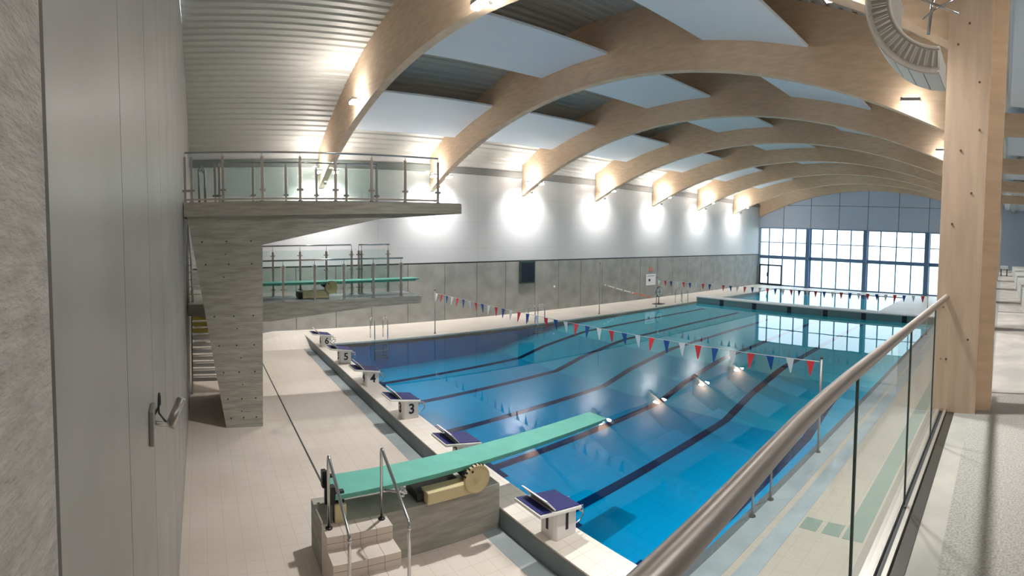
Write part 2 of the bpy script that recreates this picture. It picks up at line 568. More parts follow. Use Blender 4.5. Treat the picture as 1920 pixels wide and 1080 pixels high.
b.quad([(PX0, PY0, -1.3), (PX0, 26.3, -1.3), (PX0, 26.3, 0), (PX0, PY0, 0)], 2)
b.quad([(PX1, PY0, -1.3), (PX1, 26.3, -1.3), (PX1, 26.3, 0), (PX1, PY0, 0)], 2)
b.quad([(PX0, PY0, -1.3), (PX1, PY0, -1.3), (PX1, PY0, 0), (PX0, PY0, 0)], 2)
b.quad([(PX0, 26.3, -.3), (PX1, 26.3, -.3), (PX1, 37.6, -.3), (PX0, 37.6, -.3)], 3)
b.quad([(PX0, 37.6, -.3), (PX1, 37.6, -.3), (PX1, 37.6, 0), (PX0, 37.6, 0)], 3)
b.quad([(PX0, 26.3, -.3), (PX0, 37.6, -.3), (PX0, 37.6, 0), (PX0, 26.3, 0)], 3)
struct(b.build('floor_pool', ['pool_blue', 'lane_black', 'pool_side', 'pool_pale', 'pool_slope', 'pool_shallow']))

o = MB().quad([(PX0, PY0, -.03), (PX1, PY0, -.03), (PX1, 37.6, -.03), (PX0, 37.6, -.03)]).build('pool_water', 'water')
tag(o, 'calm clear blue water filling the swimming pool', 'water', kind='stuff')

# movable bulkhead across the pool
r = empty('pool_bulkhead', (-10.65, 26.65, -.1), 'pale floating bulkhead walkway crossing the far part of the pool', 'bulkhead')
MB().box(PX0 + .02, PX1 - .02, 26.3, 27.0, -.4, .24).build('body', 'bulkhead_grey', r)
MB().box(PX0 + .02, PX1 - .02, 26.25, 27.05, .24, .30).build('walkway', 'white_paint', r)
for X_ in (-16.04, -13.81, -11.57, -9.4, -7.22, -4.99):
    MB().box(X_ - .13, X_ + .13, 26.28, 26.31, -.35, .22).build('lane_target', 'frame_dark', r)

# ================================================================== ROOF BEAMS, COLUMNS, PANELS
for i, y0 in enumerate(BY):
    lo, hi = [], []
    N = 40
    xa, xb = XW + .06, -.58
    for k in range(N + 1):
        xx = xa + (xb - xa) * k / N
        lo.append((xx, beamz(xx)))
        hi.append((xx, roofz(xx) + .02))
    poly = lo + hi[::-1]
    lab = ('arched glued timber roof beam, nearest to the camera' if i == 0 else
           'arched glued timber roof beam against the window wall' if i == 7 else
           'arched glued timber roof beam, %s from the near end wall' % ORD[i])
    t = .24
    m = MB()
    n0 = len(poly)
    m.prism(poly, 'Y', y0, y0 + t)
    o = m.build('roof_beam', 'glulam'); tag(o, lab, 'beam', 'arched timber roof beams')

for i, y0 in enumerate(BY[:7]):
    r = empty('timber_column', (-.4, y0 + .2, 0), 'square timber column %s' % (
        'at the end of the glass balustrade, large in the foreground' if i == 0 else 'on the right side of the hall, %s from the near wall' % ORD[i]), 'column', 'timber columns along the gallery')
    kb = MB().box(-.615, -.2, y0 - .03, y0 + .40, -.0, 7.2)
    if i == 0:
        for kx, kz in ((-.52, 5.9), (-.3, 5.55), (-.45, 4.9), (-.33, 4.5), (-.5, 4.2), (-.36, 6.6), (-.55, 3.4), (-.3, 3.1), (-.42, 6.1), (-.28, 5.1), (-.5, 2.9)):
            kb.lathe([(.012, -.002), (.012, 0)], (kx, y0 - .031, kz), 'Y', 8, 1)
    kb.build('shaft', ['glulam_column', 'knot'], r)
    if i == 0:
        MB().box(-.2, -.05, y0 + .1, y0 + .32, 2.0, 7.1).build('side_plate', 'glulam', r)
# cross beams over the gallery
for i, y0 in enumerate(BY[1:5]):
    o = MB().box(-.2, 3.0, y0, y0 + .3, 6.22, 6.62).build('cross_beam', 'glulam')
    tag(o, 'straight timber cross beam over the gallery, %s one beyond the big column' % ORD[i], 'beam', 'cross beams over the gallery')
    y1 = y0 - 4.4
    o = MB().box(.0, 2.9, y1, y1 + 4.2, 6.68, 6.74).build('ceiling_panel', 'panel_white')
    tag(o, 'white ceiling panel over the gallery, in front of the %s cross beam' % ORD[i], 'panel', 'white ceiling panels over the gallery')

rows = [(-18.35, -15.5, 'row nearest the left wall'), (-12.72, -9.85, 'middle row'), (-6.8, -4.15, 'row nearest the gallery')]
for i in range(7):
    ya, yb = BY[i] + .25, BY[i + 1] - .01
    for a, c, rn in rows:
        b = MB()
        za, zc = panelz(a), panelz(c)
        zm = panelz((a + c) / 2)
        b.prism([(a, za), ((a + c) / 2, zm), (c, zc), (c, zc + .06), ((a + c) / 2, zm + .06), (a, za + .06)], 'Y', ya, yb)
        o = b.build('ceiling_panel', 'panel_white')
        tag(o, 'white ceiling panel in the %s bay beyond the nearest arched beam, %s' % (ORD[i], rn), 'panel', 'white ceiling panels between the beams')


# ================================================================== LAMPS
def floodlight(x, y, z, side, label, lens='lens', aim=0.0, power=130):
    """box floodlight on the side face of a beam; lens facing down and out"""
    r = empty('floodlight', (x, y, z), label, 'lamp', 'floodlights on the roof beams')
    h = MB().box(x - .19, x + .19, y - .08, y + .08, z, z + .07); h.build('housing', 'satin_steel', r)
    MB().box(x - .17, x + .17, y - .07, y + .07, z - .07, z - .002).build('lens', lens, r)
    MB().box(x - .15, x + .15, y - .05, y + .05, z + .072, z + .08).build('lens', 'lens_up' if aim >= 0 else 'lens_up_weak', r)
    l = bpy.data.lights.new('flood_beam', 'SPOT'); l.energy = power * LAMP; l.spot_size = 1.85; l.spot_blend = 1.0; l.shadow_soft_size = .12; l.color = (1, .985, .965)
    lo = bpy.data.objects.new('flood_beam', l); COL.objects.link(lo); lo.parent = r; lo.location = (0, 0, -.09)
    lo.rotation_euler = (0, math.radians(aim), 0)
    ys = y - side * .08
    MB().box(x - .03, x + .03, min(y, y - side * .245), max(y, y - side * .245), z + .03, z + .06).build('bracket', 'dark_steel', r)
    return r


for i, y0 in enumerate(BY[:7]):
    which = 'nearest' if i == 0 else ORD[i]
    for s, w_ in ((-1, 'near'), (1, 'far')):
        yy = y0 - .24 if s < 0 else y0 + .24 + .24
        floodlight(-19.75, yy, 6.45, s, 'bright floodlight on the %s side of the %s arched beam, at its left foot' % (w_, which), aim=32, power=110 if i < 3 else 62)
        floodlight(-1.9, yy, 6.72, s, 'bright floodlight on the %s side of the %s arched beam, at its right end' % (w_, which), 'lens_right', aim=-12 if i < 2 else -22, power=300 if i < 2 else 190)
    # wall washer at the foot of the beam
    r = empty('wall_washer', (-20.0, y0 + .12, 5.95), 'small can lamp under the left foot of the %s arched beam, lighting the white wall' % which, 'lamp', 'wall washers under the beam feet')
    MB().lathe([(.05, 0), (.06, .02), (.06, .12), (.04, .14)], (-20.0, y0 + .12, 5.96), 'Z', 14).build('housing', 'dark_steel', r)
    l = bpy.data.lights.new('spot', 'SPOT'); l.energy = 15 * LAMP; l.spot_size = 1.5; l.spot_blend = 1.0; l.shadow_soft_size = .06; l.color = (1, .94, .86)
    lo = bpy.data.objects.new('spot', l); COL.objects.link(lo); lo.parent = r; lo.location = (0, 0, -.02)
    lo.rotation_euler = (0, math.radians(30), 0)
floodlight(-15.0, BY[0] - .24, 8.0, -1, 'bright floodlight high on the left part of the nearest arched beam', 'lens_strong', aim=10, power=340)
floodlight(-7.7, BY[0] - .24, 7.95, -1, 'bright floodlight near the crown of the nearest arched beam', 'lens_strong', aim=0, power=460)

# ================================================================== DIVING TOWER (5 m)
def railing(parent, pts, posts, zb, h, glass_side, post_w=.028, clamps=(.18, .85), top_ext=0.0, upright_gap=.09, name='railing'):
    """straight run along Y at x; posts at given y; top tube; glass panes between posts"""
    x = pts[0]
    rl = MB().tube([(x, pts[1] - top_ext, zb + h), (x, pts[2] + top_ext, zb + h)], .021, 10)
    rl.build('handrail', 'chrome', parent)
    for y in posts:
        p = MB().box(x - .015, x + .015, y - post_w, y + post_w, zb, zb + h - upright_gap)
        p.tube([(x, y, zb + h - upright_gap), (x, y, zb + h)], .007, 6)
        p.lathe([(.05, 0), (.05, .012)], (x, y, zb), 'Z', 12)
        for c in clamps:
            p.box(x - .02, x + .02, y - .07, y + .07, zb + h * c - .015, zb + h * c + .015)
        p.build('post', 'satin_steel', parent)
    for a, c in zip(posts, posts[1:]):
        if c - a > .35:
            MB().box(x - .005, x + .005, a + .06, c - .06, zb + .10, zb + h - .14).build('glass_panel', 'glass', parent)


T = empty('diving_tower', (-11.8, .9, ZLOW), 'board-marked concrete diving tower with the high cantilevered platform', 'diving tower')
XA, XB = -11.17, -12.25     # pylon faces
b = MB()
b.prism([(-.26, 4.34), (.49, ZLOW), (1.31, ZLOW), (1.37, 3.76), (4.15, 4.33), (6.2, 4.47), (6.2, 4.50), (-.33, 4.50)], 'X', XB, XA)
# tie holes of the formwork, as shallow dark plugs on the visible face
for zz in (3.85, 3.35, 2.2, 1.55, .95, .35, -.08):
    y_l = -.26 + (4.34 - zz) / 4.64 * .75
    for t in (.12, .52, .92):
        yy = y_l + .06 + (1.30 - y_l - .14) * t
        b.lathe([(.020, 0), (.020, .004)], (XA, yy, zz), 'X', 8, 1)
    b.lathe([(.015, 0), (.015, .004)], (XA, (y_l + 1.3) / 2 + .1 * math.sin(zz * 9), zz - .28), 'X', 8, 1)
b.build('pylon', ['board_concrete', 'joint_dark'], T)
MB().prism([(-.34, 4.71), (-.34, 4.40), (1.6, 4.40), (6.21, 4.47), (6.21, 4.71)], 'X', -12.78, -11.08).build('platform', 'board_concrete_pale', T)
MB().box(-12.74, -11.12, .5, 6.19, 4.71, 4.72).build('platform_mat', 'tile_grey', T)
for xx, posts in ((-11.13, [-.30, -.16, .52, 1.38, 2.22, 3.03, 3.89, 4.72, 5.58]), (-12.72, [.40, .50, 1.34, 2.17, 2.96, 3.75, 4.58])):
    railing(T, (xx, posts[0], posts[-1]), posts, 4.72, 1.06, 1, clamps=(.22, .24))
# low kerb rail
for xx in (-11.13, -12.72):
    MB().box(xx - .01, xx + .01, -.3, 5.58, 4.75, 4.79).build('kerb_rail', 'satin_steel', T)
# uprights where the stair arrives
for xx in (-11.55, -12.2):
    MB().tube([(xx, .0, 4.72), (xx, .0, 5.45), (xx, .06, 5.55), (xx, .14, 5.45), (xx, .14, 4.72)], .025, 8).build('grab_rail', 'chrome', T)

# ================================================================== 3 m PLATFORM with board
T3 = empty('diving_platform', (-13.1, 3.0, ZLOW), 'lower concrete springboard platform behind the tower, with steel railings', 'diving platform')
b = MB()
b.prism([(-.34, 2.30), (-.34, 2.02), (.2, 1.95), (1.6, 1.82), (4.2, 2.06), (5.78, 2.11), (5.78, 2.30)], 'X', -13.75, -12.5)
b.build('platform', 'board_concrete', T3)
MB().box(-13.7, -12.55, .4, 5.76, 2.30, 2.31).build('platform_mat', 'tile_grey', T3)
MB().prism([(.5, ZLOW), (1.25, ZLOW), (1.3, 1.95), (.1, 2.0)], 'X', -13.65, -12.6).build('pylon', 'board_concrete', T3)
railing(T3, (-12.56, .9, 5.25), [1.2, 2.04, 2.85, 3.62, 4.42, 5.2], 2.31, 1.02, 1, clamps=(.28, .84), upright_gap=.12)
railing(T3, (-13.68, 1.3, 4.15), [1.3, 1.95, 2.70, 3.44, 4.17], 2.31, 1.36, 1, clamps=(.12, .5, .8), upright_gap=.16)
railing(T3, (-13.68, 4.38, 5.3), [4.38, 4.46, 5.26], 2.31, 1.36, 1, clamps=(.12, .5, .8), upright_gap=.16)


def springboard(name_label, y0, y1, xc, xc1, w0, w1, z, zb, group, fy, wheel_r, near_dir=1):
    """tapering mint board on a fulcrum with a big cream adjusting wheel"""
    r = empty('springboard', (xc, (y0 + y1) / 2, zb), name_label, 'springboard', group)
    t = .035
    b = MB()
    pts = [(xc - w0 / 2, y0), (xc + w0 / 2, y0), (xc1 + w1 / 2, y1), (xc1 - w1 / 2, y1)]
    b.prism(pts, 'Z', z - t, z)
    b.build('board', 'board_mint', r, bevel=.006)
    # edge ribs under the board
    rb = MB()
    for s in (-1, 1):
        rb.prism([(xc + s * (w0 / 2 - .03) - .012, y0), (xc + s * (w0 / 2 - .03) + .012, y0), (xc1 + s * (w1 / 2 - .03) + .012, y1 - .1), (xc1 + s * (w1 / 2 - .03) - .012, y1 - .1)], 'Z', z - .07, z - t)
    rb.build('under_rib', 'board_mint', r)
    # rear anchor hinge
    hg = MB()
    for s in (-1, 1):
        xx = xc + s * (w0 / 2 - .06)
        hg.box(xx - .03, xx + .03, y0 - .02, y0 + .12, zb, z + .03)
        hg.tube([(xx, y0 + .02, z + .06), (xx, y0 + .02, z + .09)], .03, 8)
        hg.box(xx - .045, xx + .045, y0 - .06, y0 - .0, z - .12, z + .10)
    hg.tube([(xc - w0 / 2 - .03, y0 + .02, z - .08), (xc + w0 / 2 - .03, y0 + .02, z - .08)], .02, 8)
    hg.build('hinge', 'black_plastic', r)
    MB().box(xc + w0 / 2 - .04, xc + w0 / 2 + .01, y0 - .01, y0 + .14, zb + .0, zb + .24).build('hinge_block', 'cream_plastic', r, bevel=.01)
    # fulcrum carriage
    hh = z - .07 - zb
    MB().box(xc - w0 * .35, xc + w0 * .35, fy - .75, fy - .05, zb + .02, zb + hh * .45).build('fulcrum_track', 'black_plastic', r)
    MB().box(xc + w0 * .18, xc + w0 / 2 + .04, fy - .65, fy + .05, zb + .005, zb + hh * .58).build('fulcrum_box', 'cream_plastic', r, bevel=.012)
    MB().tube([(xc - w0 / 2 + .02, fy, z - .07 - .055), (xc + w0 / 2 - .04, fy, z - .07 - .055)], .055, 16).build('roller', 'black_plastic', r)
    wx = xc + w0 / 2 + .07
    cz = z - .15
    wb = MB()
    R_ = wheel_r
    wb.lathe([(R_ * .97, -.05), (R_, -.04), (R_, .0), (R_ * .93, .012), (R_ * .86, -.005), (R_ * .8, -.02), (R_ * .45, -.022), (R_ * .22, -.01), (R_ * .2, .02), (R_ * .08, .03)], (wx, fy + .1, cz), 'X', 40)
    g = wb
    for k in range(7):
        a = PI * (.35 + .09 * k)
        g.box(wx - .05, wx + .004, fy + .1 + R_ * math.cos(a) - .008, fy + .1 + R_ * math.cos(a) + .008, cz + R_ * math.sin(a) - .012, cz + R_ * math.sin(a) + .012, 1)
    g.lathe([(.016, 0), (.016, .01)], (wx + .005, fy + .1 - R_ * .42, cz + R_ * .62), 'X', 10, 1)
    wb.build('adjusting_wheel', ['cream_plastic', 'black_plastic'], r)
    return r


springboard('mint green springboard on the lower platform behind the tower', .95, 5.88, -13.12, -13.12, .5, .5, 2.74, 2.31, None, 3.25, .17)

# stair up the back of the tower
r = empty('tower_stair', (-14.4, 0, ZLOW), 'steep stair behind the tower, white lower treads and yellow upper treads', 'stair')
for k in range(13):
    xx = -13.85 - k * .11
    zz = .10 + k * .17
    MB().box(xx - .22, xx, -.28, .55, zz - .10, zz).build('tread', 'step_cream' if k < 7 else 'step_yellow', r)
for yy in (-.30, .57):
    MB().prism([(-13.8, ZLOW), (-13.65, ZLOW), (-15.15, 2.3), (-15.42, 2.3)], 'Y', yy - .02, yy + .02).build('stringer', 'satin_steel', r)
MB().box(-15.9, -13.77, -.34, .8, 2.0, 2.3).build('landing', 'board_concrete', r)
r2 = empty('tower_stair', (-14.4, 0, 2.3), 'upper stair against the wall, from the lower platform level to the high platform', 'stair')
for k in range(12):
    MB().box(-13.05 - k * .05, -12.86 - k * .05 , -.32, -.02 + k * .012 , 2.5 + k * .18, 2.53 + k * .18).build('tread', 'step_cream', r2)
MB().tube([(-12.84, -.22, 2.32), (-12.84, -.24, 3.4), (-12.84, -.3, 4.3)], .03, 8).build('handrail', 'white_paint', r2)
MB().box(-13.7, -12.83, -.33, -.30, 2.32, 4.4).build('stringer', 'satin_steel', r2)

# ================================================================== LOW SPRINGBOARD IN FRONT
o = MB().box(-6.68, -6.03, 1.43, 4.03, ZLOW, .36).build('concrete_plinth', 'board_concrete')
tag(o, 'low board-marked concrete plinth under the front springboard', 'plinth')
springboard('mint green springboard reaching over the pool in the foreground', 1.60, 6.45, -6.29, -6.465, .56, .46, .72, .36, None, 3.5, .2)

# tiled steps
b = MB()
fr = [(-5.75, .36), (-5.47, .19), (-5.19, .02), (-4.91, -.14)]
xb = -6.03
prof = [(xb, ZLOW), (xb, .36)]
for (xx, zz), nz in zip(fr, [.19, .02, -.14, ZLOW]):
    prof += [(xx, zz), (xx, nz)]
b.prism(prof, 'Y', 1.42, 2.26)
gl = MB()
for k in (1, 2, 3):
    yy = 1.42 + .21 * k
    px = xb
    for (xx, zz), nz in zip(fr, [.19, .02, -.14, ZLOW]):
        gl.box(px, xx, yy - .003, yy + .003, zz, zz + .001)
        gl.box(xx, xx + .001, yy - .003, yy + .003, nz, zz)
        px = xx
for (xx, zz), nz in zip(fr, [.19, .02, -.14, ZLOW]):
    gl.box(xx, xx + .001, 1.42, 2.26, nz + (zz - nz) * .5 - .003, nz + (zz - nz) * .5 + .003)
st = empty('tiled_steps', (-5.5, 1.84, ZLOW), 'beige tiled steps up to the front springboard', 'steps')
b.build('step_block', 'tile_step', st)
gl.build('grout_line', 'grout', st)
for yy, w_ in ((1.49, 'near'), (2.18, 'far')):
    h = bpy.data.objects.new('handrail', None); COL.objects.link(h); h.parent = st; h.location = (0, yy - 1.84, 0)
    MB().tube([(-5.93, yy, .36), (-5.93, yy, 1.22), (-5.925, yy, 1.265), (-5.90, yy, 1.28), (-5.87, yy, 1.255), (-5.07, yy, .80), (-5.05, yy, .76), (-5.05, yy, ZLOW)], .02, 12).build('pipe', 'chrome', h)
    MB().lathe([(.045, 0), (.045, .012), (.025, .02)], (-5.93, yy, .36), 'Z', 14).build('flange', 'dark_steel', h)
    MB().lathe([(.024, 0), (.024, .05)], (-5.05, yy, .70), 'Z', 12).build('joint_collar', 'chrome', h)
    if w_ == 'far':
        c = MB()
        c.box(-5.52, -5.42, yy + .02, yy + .12, .93, .96); c.tube([(-5.5, yy + .05, .86), (-5.4, yy + .10, .99)], .016, 8)
        c.tube([(-5.55, yy - .10, .94), (-5.38, yy + .12, .94)], .014, 8); c.lathe([(.035, 0), (.035, .03)], (-5.45, yy + .08, .88), 'Z', 12)
        c.build('clamp', 'chrome', h)


# ================================================================== STARTING BLOCKS
def starting_block(n, xc):
    r = empty('starting_block', (xc, 4.3, 0), 'white starting block numbered %s, %s' % (['one', 'two', 'three', 'four', 'five', 'six'][n - 1], ['in the foreground right of the springboard plinth', 'half hidden behind the mint springboard', 'beyond the springboard and nearer than block four', 'in the middle of the row beyond block three', 'second from the far left corner of the pool', 'at the far left corner of the pool'][n - 1]), 'starting block', 'starting blocks along the pool edge')
    y0, y1 = 4.17, 4.50
    P = MB()
    P.prism([(xc - .17, y0), (xc - .12, y0 - .03), (xc + .12, y0 - .03), (xc + .17, y0), (xc + .17, y1), (xc - .17, y1)], 'Z', 0, .42)
    P.build('pedestal', 'block_white', r, bevel=.012)
    w_ = .28
    ya, yb, za, zb = 3.80, 4.50, .52, .42
    P = MB()
    P.prism([(ya, za - .045), (yb, zb - .045), (yb, zb), (ya, za)], 'X', xc - w_, xc + w_)
    P.build('top_plate', 'block_white', r, bevel=.012)
    f = lambda y: za + (zb - za) * (y - ya) / (yb - ya)
    P = MB()
    P.prism([(4.06, f(4.06) + .001), (yb - .02, f(yb - .02) + .001), (yb - .02, f(yb - .02) + .012), (4.06, f(4.06) + .012)], 'X', xc - w_ + .02, xc + w_ - .02)
    P.prism([(ya + .02, f(ya + .02) + .001), (4.0, f(4.0) + .001), (4.0, f(4.0) + .010), (ya + .02, f(ya + .02) + .010)], 'X', xc - w_ + .02, xc + w_ - .02)
    P.build('grip_surface', 'block_navy', r)
    P = MB()   # slanted foot rest across the rear
    P.prism([(4.05, f(4.05) + .012), (4.075, f(4.05) + .012), (3.93, f(3.93) + .155), (3.90, f(3.9) + .155)], 'X', xc - w_ + .02, xc + w_ - .02)
    P.build('foot_rest', 'block_white', r)
    P = MB()   # backstroke grip on the water side
    for s in (-1, 1):
        P.tube([(xc + s * .14, 4.50, .34), (xc + s * .14, 4.64, .32), (xc + s * .14, 4.66, .20), (xc + s * .14, 4.58, .12), (xc + s * .14, 4.50, .12)], .012, 8)
    P.tube([(xc - .14, 4.655, .22), (xc + .14, 4.655, .22)], .012, 8)
    P.build('backstroke_grip', 'chrome', r)
    me = text_mesh(str(n), .30)
    me.materials.append(M['number_black'])
    for loc, rot in (((xc + .172, 4.335, .21), (PI / 2, 0, PI / 2)), ((xc, 4.137, .21), (PI / 2, 0, 0))):
        o = bpy.data.objects.new('number', me); COL.objects.link(o); o.parent = r
        o.location = Vector(loc) - r.location; o.rotation_euler = rot


for n in range(1, 7):
    starting_block(n, -5.06 - 2.5 * (n - 1) + (.0 if n < 6 else .1))

# ================================================================== FLAG LINES
def flag_line(y, x0, x1, z0, z1, n, size, label):
    r = empty('flag_line', ((x0 + x1) / 2, y, 0), label, 'flag line', 'backstroke flag lines')
    sag = .03
    def zz(x):
        t = (x - x0) / (x1 - x0)
        return z0 + (z1 - z0) * t - sag * 4 * t * (1 - t)
    MB().tube([(x0 + (x1 - x0) * k / 30, y, zz(x0 + (x1 - x0) * k / 30)) for k in range(31)], .006, 6).build('rope', 'rope', r)
    names = ['flag_white', 'flag_red', 'flag_blue']; labs = ['white pennant', 'red pennant', 'blue pennant']
    for k in range(n):
        x = x0 + .12 + (x1 - x0 - .3) * k / (n - 1)
        z = zz(x)
        tw = random.uniform(-.05, .05)
        b = MB()
        b.prism([(x - size * .42, z), (x + size * .42, z), (x + size * .05, z - size * 1.45), (x - size * .05, z - size * 1.45)], 'Y', y - .004, y + .004)
        b.v = [(vx, vy + tw * (z - vz) / size, vz) for vx, vy, vz in b.v]
        o = b.build('pennant', names[k % 3], r); o['label'] = labs[k % 3]
    return r


def pole(x, y, h, label, r_=.022):
    r = empty('flag_pole', (x, y, 0), label, 'pole', 'poles for the flag lines')
    MB().tube([(x, y, 0), (x, y, h)], r_, 10).build('shaft', 'satin_steel', r)
    MB().lathe([(.05, 0), (.05, .015)], (x, y, 0), 'Z', 14).build('base', 'dark_steel', r)
    MB().lathe([(r_ * 1.4, 0), (r_ * 1.4, .03)], (x, y, h), 'Z', 10).build('cap', 'dark_steel', r)


flag_line(8.95, -18.05, -3.28, 1.62, 1.72, 35, .2, 'nearer line of red, white and blue pennants across the pool')
pole(-18.1, 8.95, 1.72, 'thin steel pole holding the left end of the nearer flag line')
pole(-3.24, 8.95, 1.78, 'thin steel pole holding the right end of the nearer flag line')
flag_line(22.5, -18.0, -3.3, 1.50, 1.72, 35, .2, 'farther line of red, white and blue pennants, towards the window wall')
pole(-18.05, 22.5, 1.62, 'thin steel pole holding the left end of the farther flag line')
pole(-3.25, 22.5, 1.8, 'thin steel pole holding the right end of the farther flag line')
pole(-18.2, 18.1, 2.55, 'tall thin pole standing alone on the left walkway, half way along the pool')
# small rail posts by the near right edge of the pool
pole(-3.28, 6.39, .62, 'short post at the right pool edge, nearest the gallery corner', .018)
pole(-3.26, 6.95, .62, 'short post at the right pool edge, next beyond the nearest one', .018)


# ================================================================== POOL LADDERS
def ladder(y, w_, label, x=-17.9):
    r = empty('pool_ladder', (x, y, 0), label, 'ladder', 'pool ladders on the left edge')
    for s in (0, w_):
        yy = y + s
        pts = [(x - .45, yy, 0), (x - .45, yy, .45)]
        for k in range(9):
            a = PI - PI * k / 8
            pts.append((x - .20 + .25 * math.cos(a), yy, .60 + .24 * math.sin(a)))
        pts += [(x + .05, yy, .4), (x + .05, yy, -.8)]
        MB().tube(pts, .022, 10).build('rail', 'chrome', r)
    for z in (-.15, -.4, -.65):
        MB().box(x + .0, x + .10, y, y + w_, z - .015, z + .015).build('rung', 'satin_steel', r)


ladder(6.32, .52, 'chrome pool ladder on the left edge, nearest the starting blocks')
ladder(13.75, .55, 'chrome pool ladder on the left edge, between the two flag lines')
ladder(24.7, .6, 'chrome pool ladder on the left edge, beside the floating bulkhead')

# ================================================================== THINGS ON THE LONG WALL
r = empty('display_board', (XW + .1, 15.37, 1.49), 'dark green electronic display board on the concrete wall', 'display board')
MB().box(XW + .003, XW + .10, 14.9, 15.85, 1.49, 2.62).build('housing', 'board_green', r, bevel=.015)
MB().box(XW + .10, XW + .105, 14.98, 15.77, 1.57, 2.54).build('screen', 'frame_dark', r)
r = empty('notice_board', (XW + .05, 25.1, .85), 'white square notice on the concrete wall above the pace clock', 'notice')
MB().box(XW + .003, XW + .04, 24.68, 25.62, .85, 1.55).build('panel', 'white_paint', r)
MB().box(XW + .04, XW + .045, 24.9, 25.1, 1.1, 1.25).build('mark', 'joint_dark', r)
MB().box(XW + .04, XW + .045, 24.8, 25.5, 1.42, 1.46).build('text_line', 'tile_grey', r)
o = MB().prism([(24.95, 1.75), (25.25, 1.75), (25.1, 2.05)], 'X', XW, XW + .03).build('warning_sign', 'orange')
tag(o, 'small orange triangular sign above the white notice', 'sign')
# pace clock on a stand
r = empty('pace_clock', (-18.6, 23.4, 0), 'round white pace clock standing on the left walkway', 'clock')
MB().tube([(-18.6, 23.4, 0), (-18.6, 23.4, .5)], .025, 8).build('stand', 'dark_steel', r)
MB().box(-18.85, -18.35, 23.1, 23.7, 0, .03).build('base', 'dark_steel', r)
cf = MB().lathe([(.30, -.05), (.31, 0), (.29, .01)], (-18.55, 23.4, .72), 'X', 28).build('case', 'black_plastic', r)
MB().lathe([(.275, .01), (.275, .016)], (-18.55, 23.4, .72), 'X', 28).build('face', 'clock_face', r)
hb = MB(); hb.box(-18.532, -18.528, 23.385, 23.415, .50, .95); hb.box(-18.532, -18.528, 23.2, 23.5, .71, .73)
hb.build('hand', 'board_green', r)
# spare lane rope hung along the wall
r = empty('lane_rope', (-20.55, 23.2, .6), 'spare lane rope of pale and orange floats sagging along the wall', 'lane rope')
n = 30
for k in range(n):
    t = k / (n - 1)
    y = 21.0 + 4.1 * t; z = 1.1 - .98 * t - .05 * math.sin(PI * t)
    if k % 5 in (1,): continue
    MB().lathe([(.025, -.04), (.045, -.02), (.045, .02), (.025, .04)], (-20.652, y, z), 'Y', 8).build('float', 'white_paint' if t < .62 else 'orange', r)
MB().tube([(-20.652, 21.0 + 4.1 * k / 12, 1.1 - .98 * k / 12 - .05 * math.sin(PI * k / 12)) for k in range(13)], .008, 6).build('rope', 'rope', r)
# life ring style white fitting and small hooks
o = MB().lathe([(.05, 0), (.06, .03), (.03, .05)], (XW, 17.2, 1.22), 'X', 12).build('wall_fitting', 'white_paint')
tag(o, 'small round white fitting on the concrete wall, right of the display board', 'fitting')

# security camera on the near wall
r = empty('security_camera', (-3.4, YN, 2.72), 'grey bullet security camera on a bracket on the near end wall', 'camera')
MB().box(-3.42, -3.24, YN, YN + .035, 2.62, 2.86).build('wall_plate', 'satin_steel', r, bevel=.01)
MB().tube([(-3.36, YN + .03, 2.74), (-3.44, YN + .09, 2.70), (-3.50, YN + .12, 2.68)], .016, 8).build('arm', 'satin_steel', r)
MB().tube([(-3.50, YN + .12, 2.66), (-3.60, YN + .20, 2.82)], .036, 14).build('body', 'satin_steel', r)
MB().tube([(-3.60, YN + .20, 2.82), (-3.605, YN + .204, 2.828)], .030, 14).build('lens', 'white_paint', r)
pts = [(-3.34, YN + .03, 2.80)] + [(-3.39 + .06 * math.cos(a), YN + .06, 2.86 + .07 * math.sin(a)) for a in [PI * (1.1 - .15 * k) for k in range(10)]] + [(-3.47, YN + .10, 2.70)]
MB().tube(pts, .007, 8).build('cable', 'black_plastic', r)

# ================================================================== GALLERY
b = MB()
b.box(-.60, 3.0, YN, YF, GZ - .35, GZ, 0)
b.box(-.25, 3.0, YN, 5.62, GZ, GZ + .002, 1)
b.box(-.25, .6, 5.62, 5.66, GZ, GZ + .003, 2)
b.box(-.15, .6, 12.9, 13.0, GZ, GZ + .003, 2)
b.box(-.25, -.06, 5.66, YF, GZ, GZ + .004, 3)
struct(b.build('floor_gallery', ['gallery_smooth', 'gallery_floor', 'joint_dark', 'eave_metal']))

# glass balustrade
RXp = -.522
path = [(-.36, -.30), (-.385, 0), (-.41, .3), (-.442, .6), (-.462, .8), (-.484, 1.02), (-.505, 1.25), (-.516, 1.5), (-.522, 1.75), (-.522, 2.5), (-.522, 3.5), (-.522, 4.6), (-.522, 5.42)]
zt = 3.50
B = empty('balustrade', (RXp, 2.5, GZ), 'frameless glass balustrade with a thick round steel handrail along the gallery edge', 'balustrade')
MB().tube([(x, y, zt) for x, y in path] + [(-.522, 5.46, zt - .01)], .026, 18).build('handrail', 'satin_steel', B)


def pathx(y):
    for (x0, y0), (x1, y1) in zip(path, path[1:]):
        if y0 <= y <= y1:
            return x0 + (x1 - x0) * (y - y0) / (y1 - y0)
    return path[-1][0]


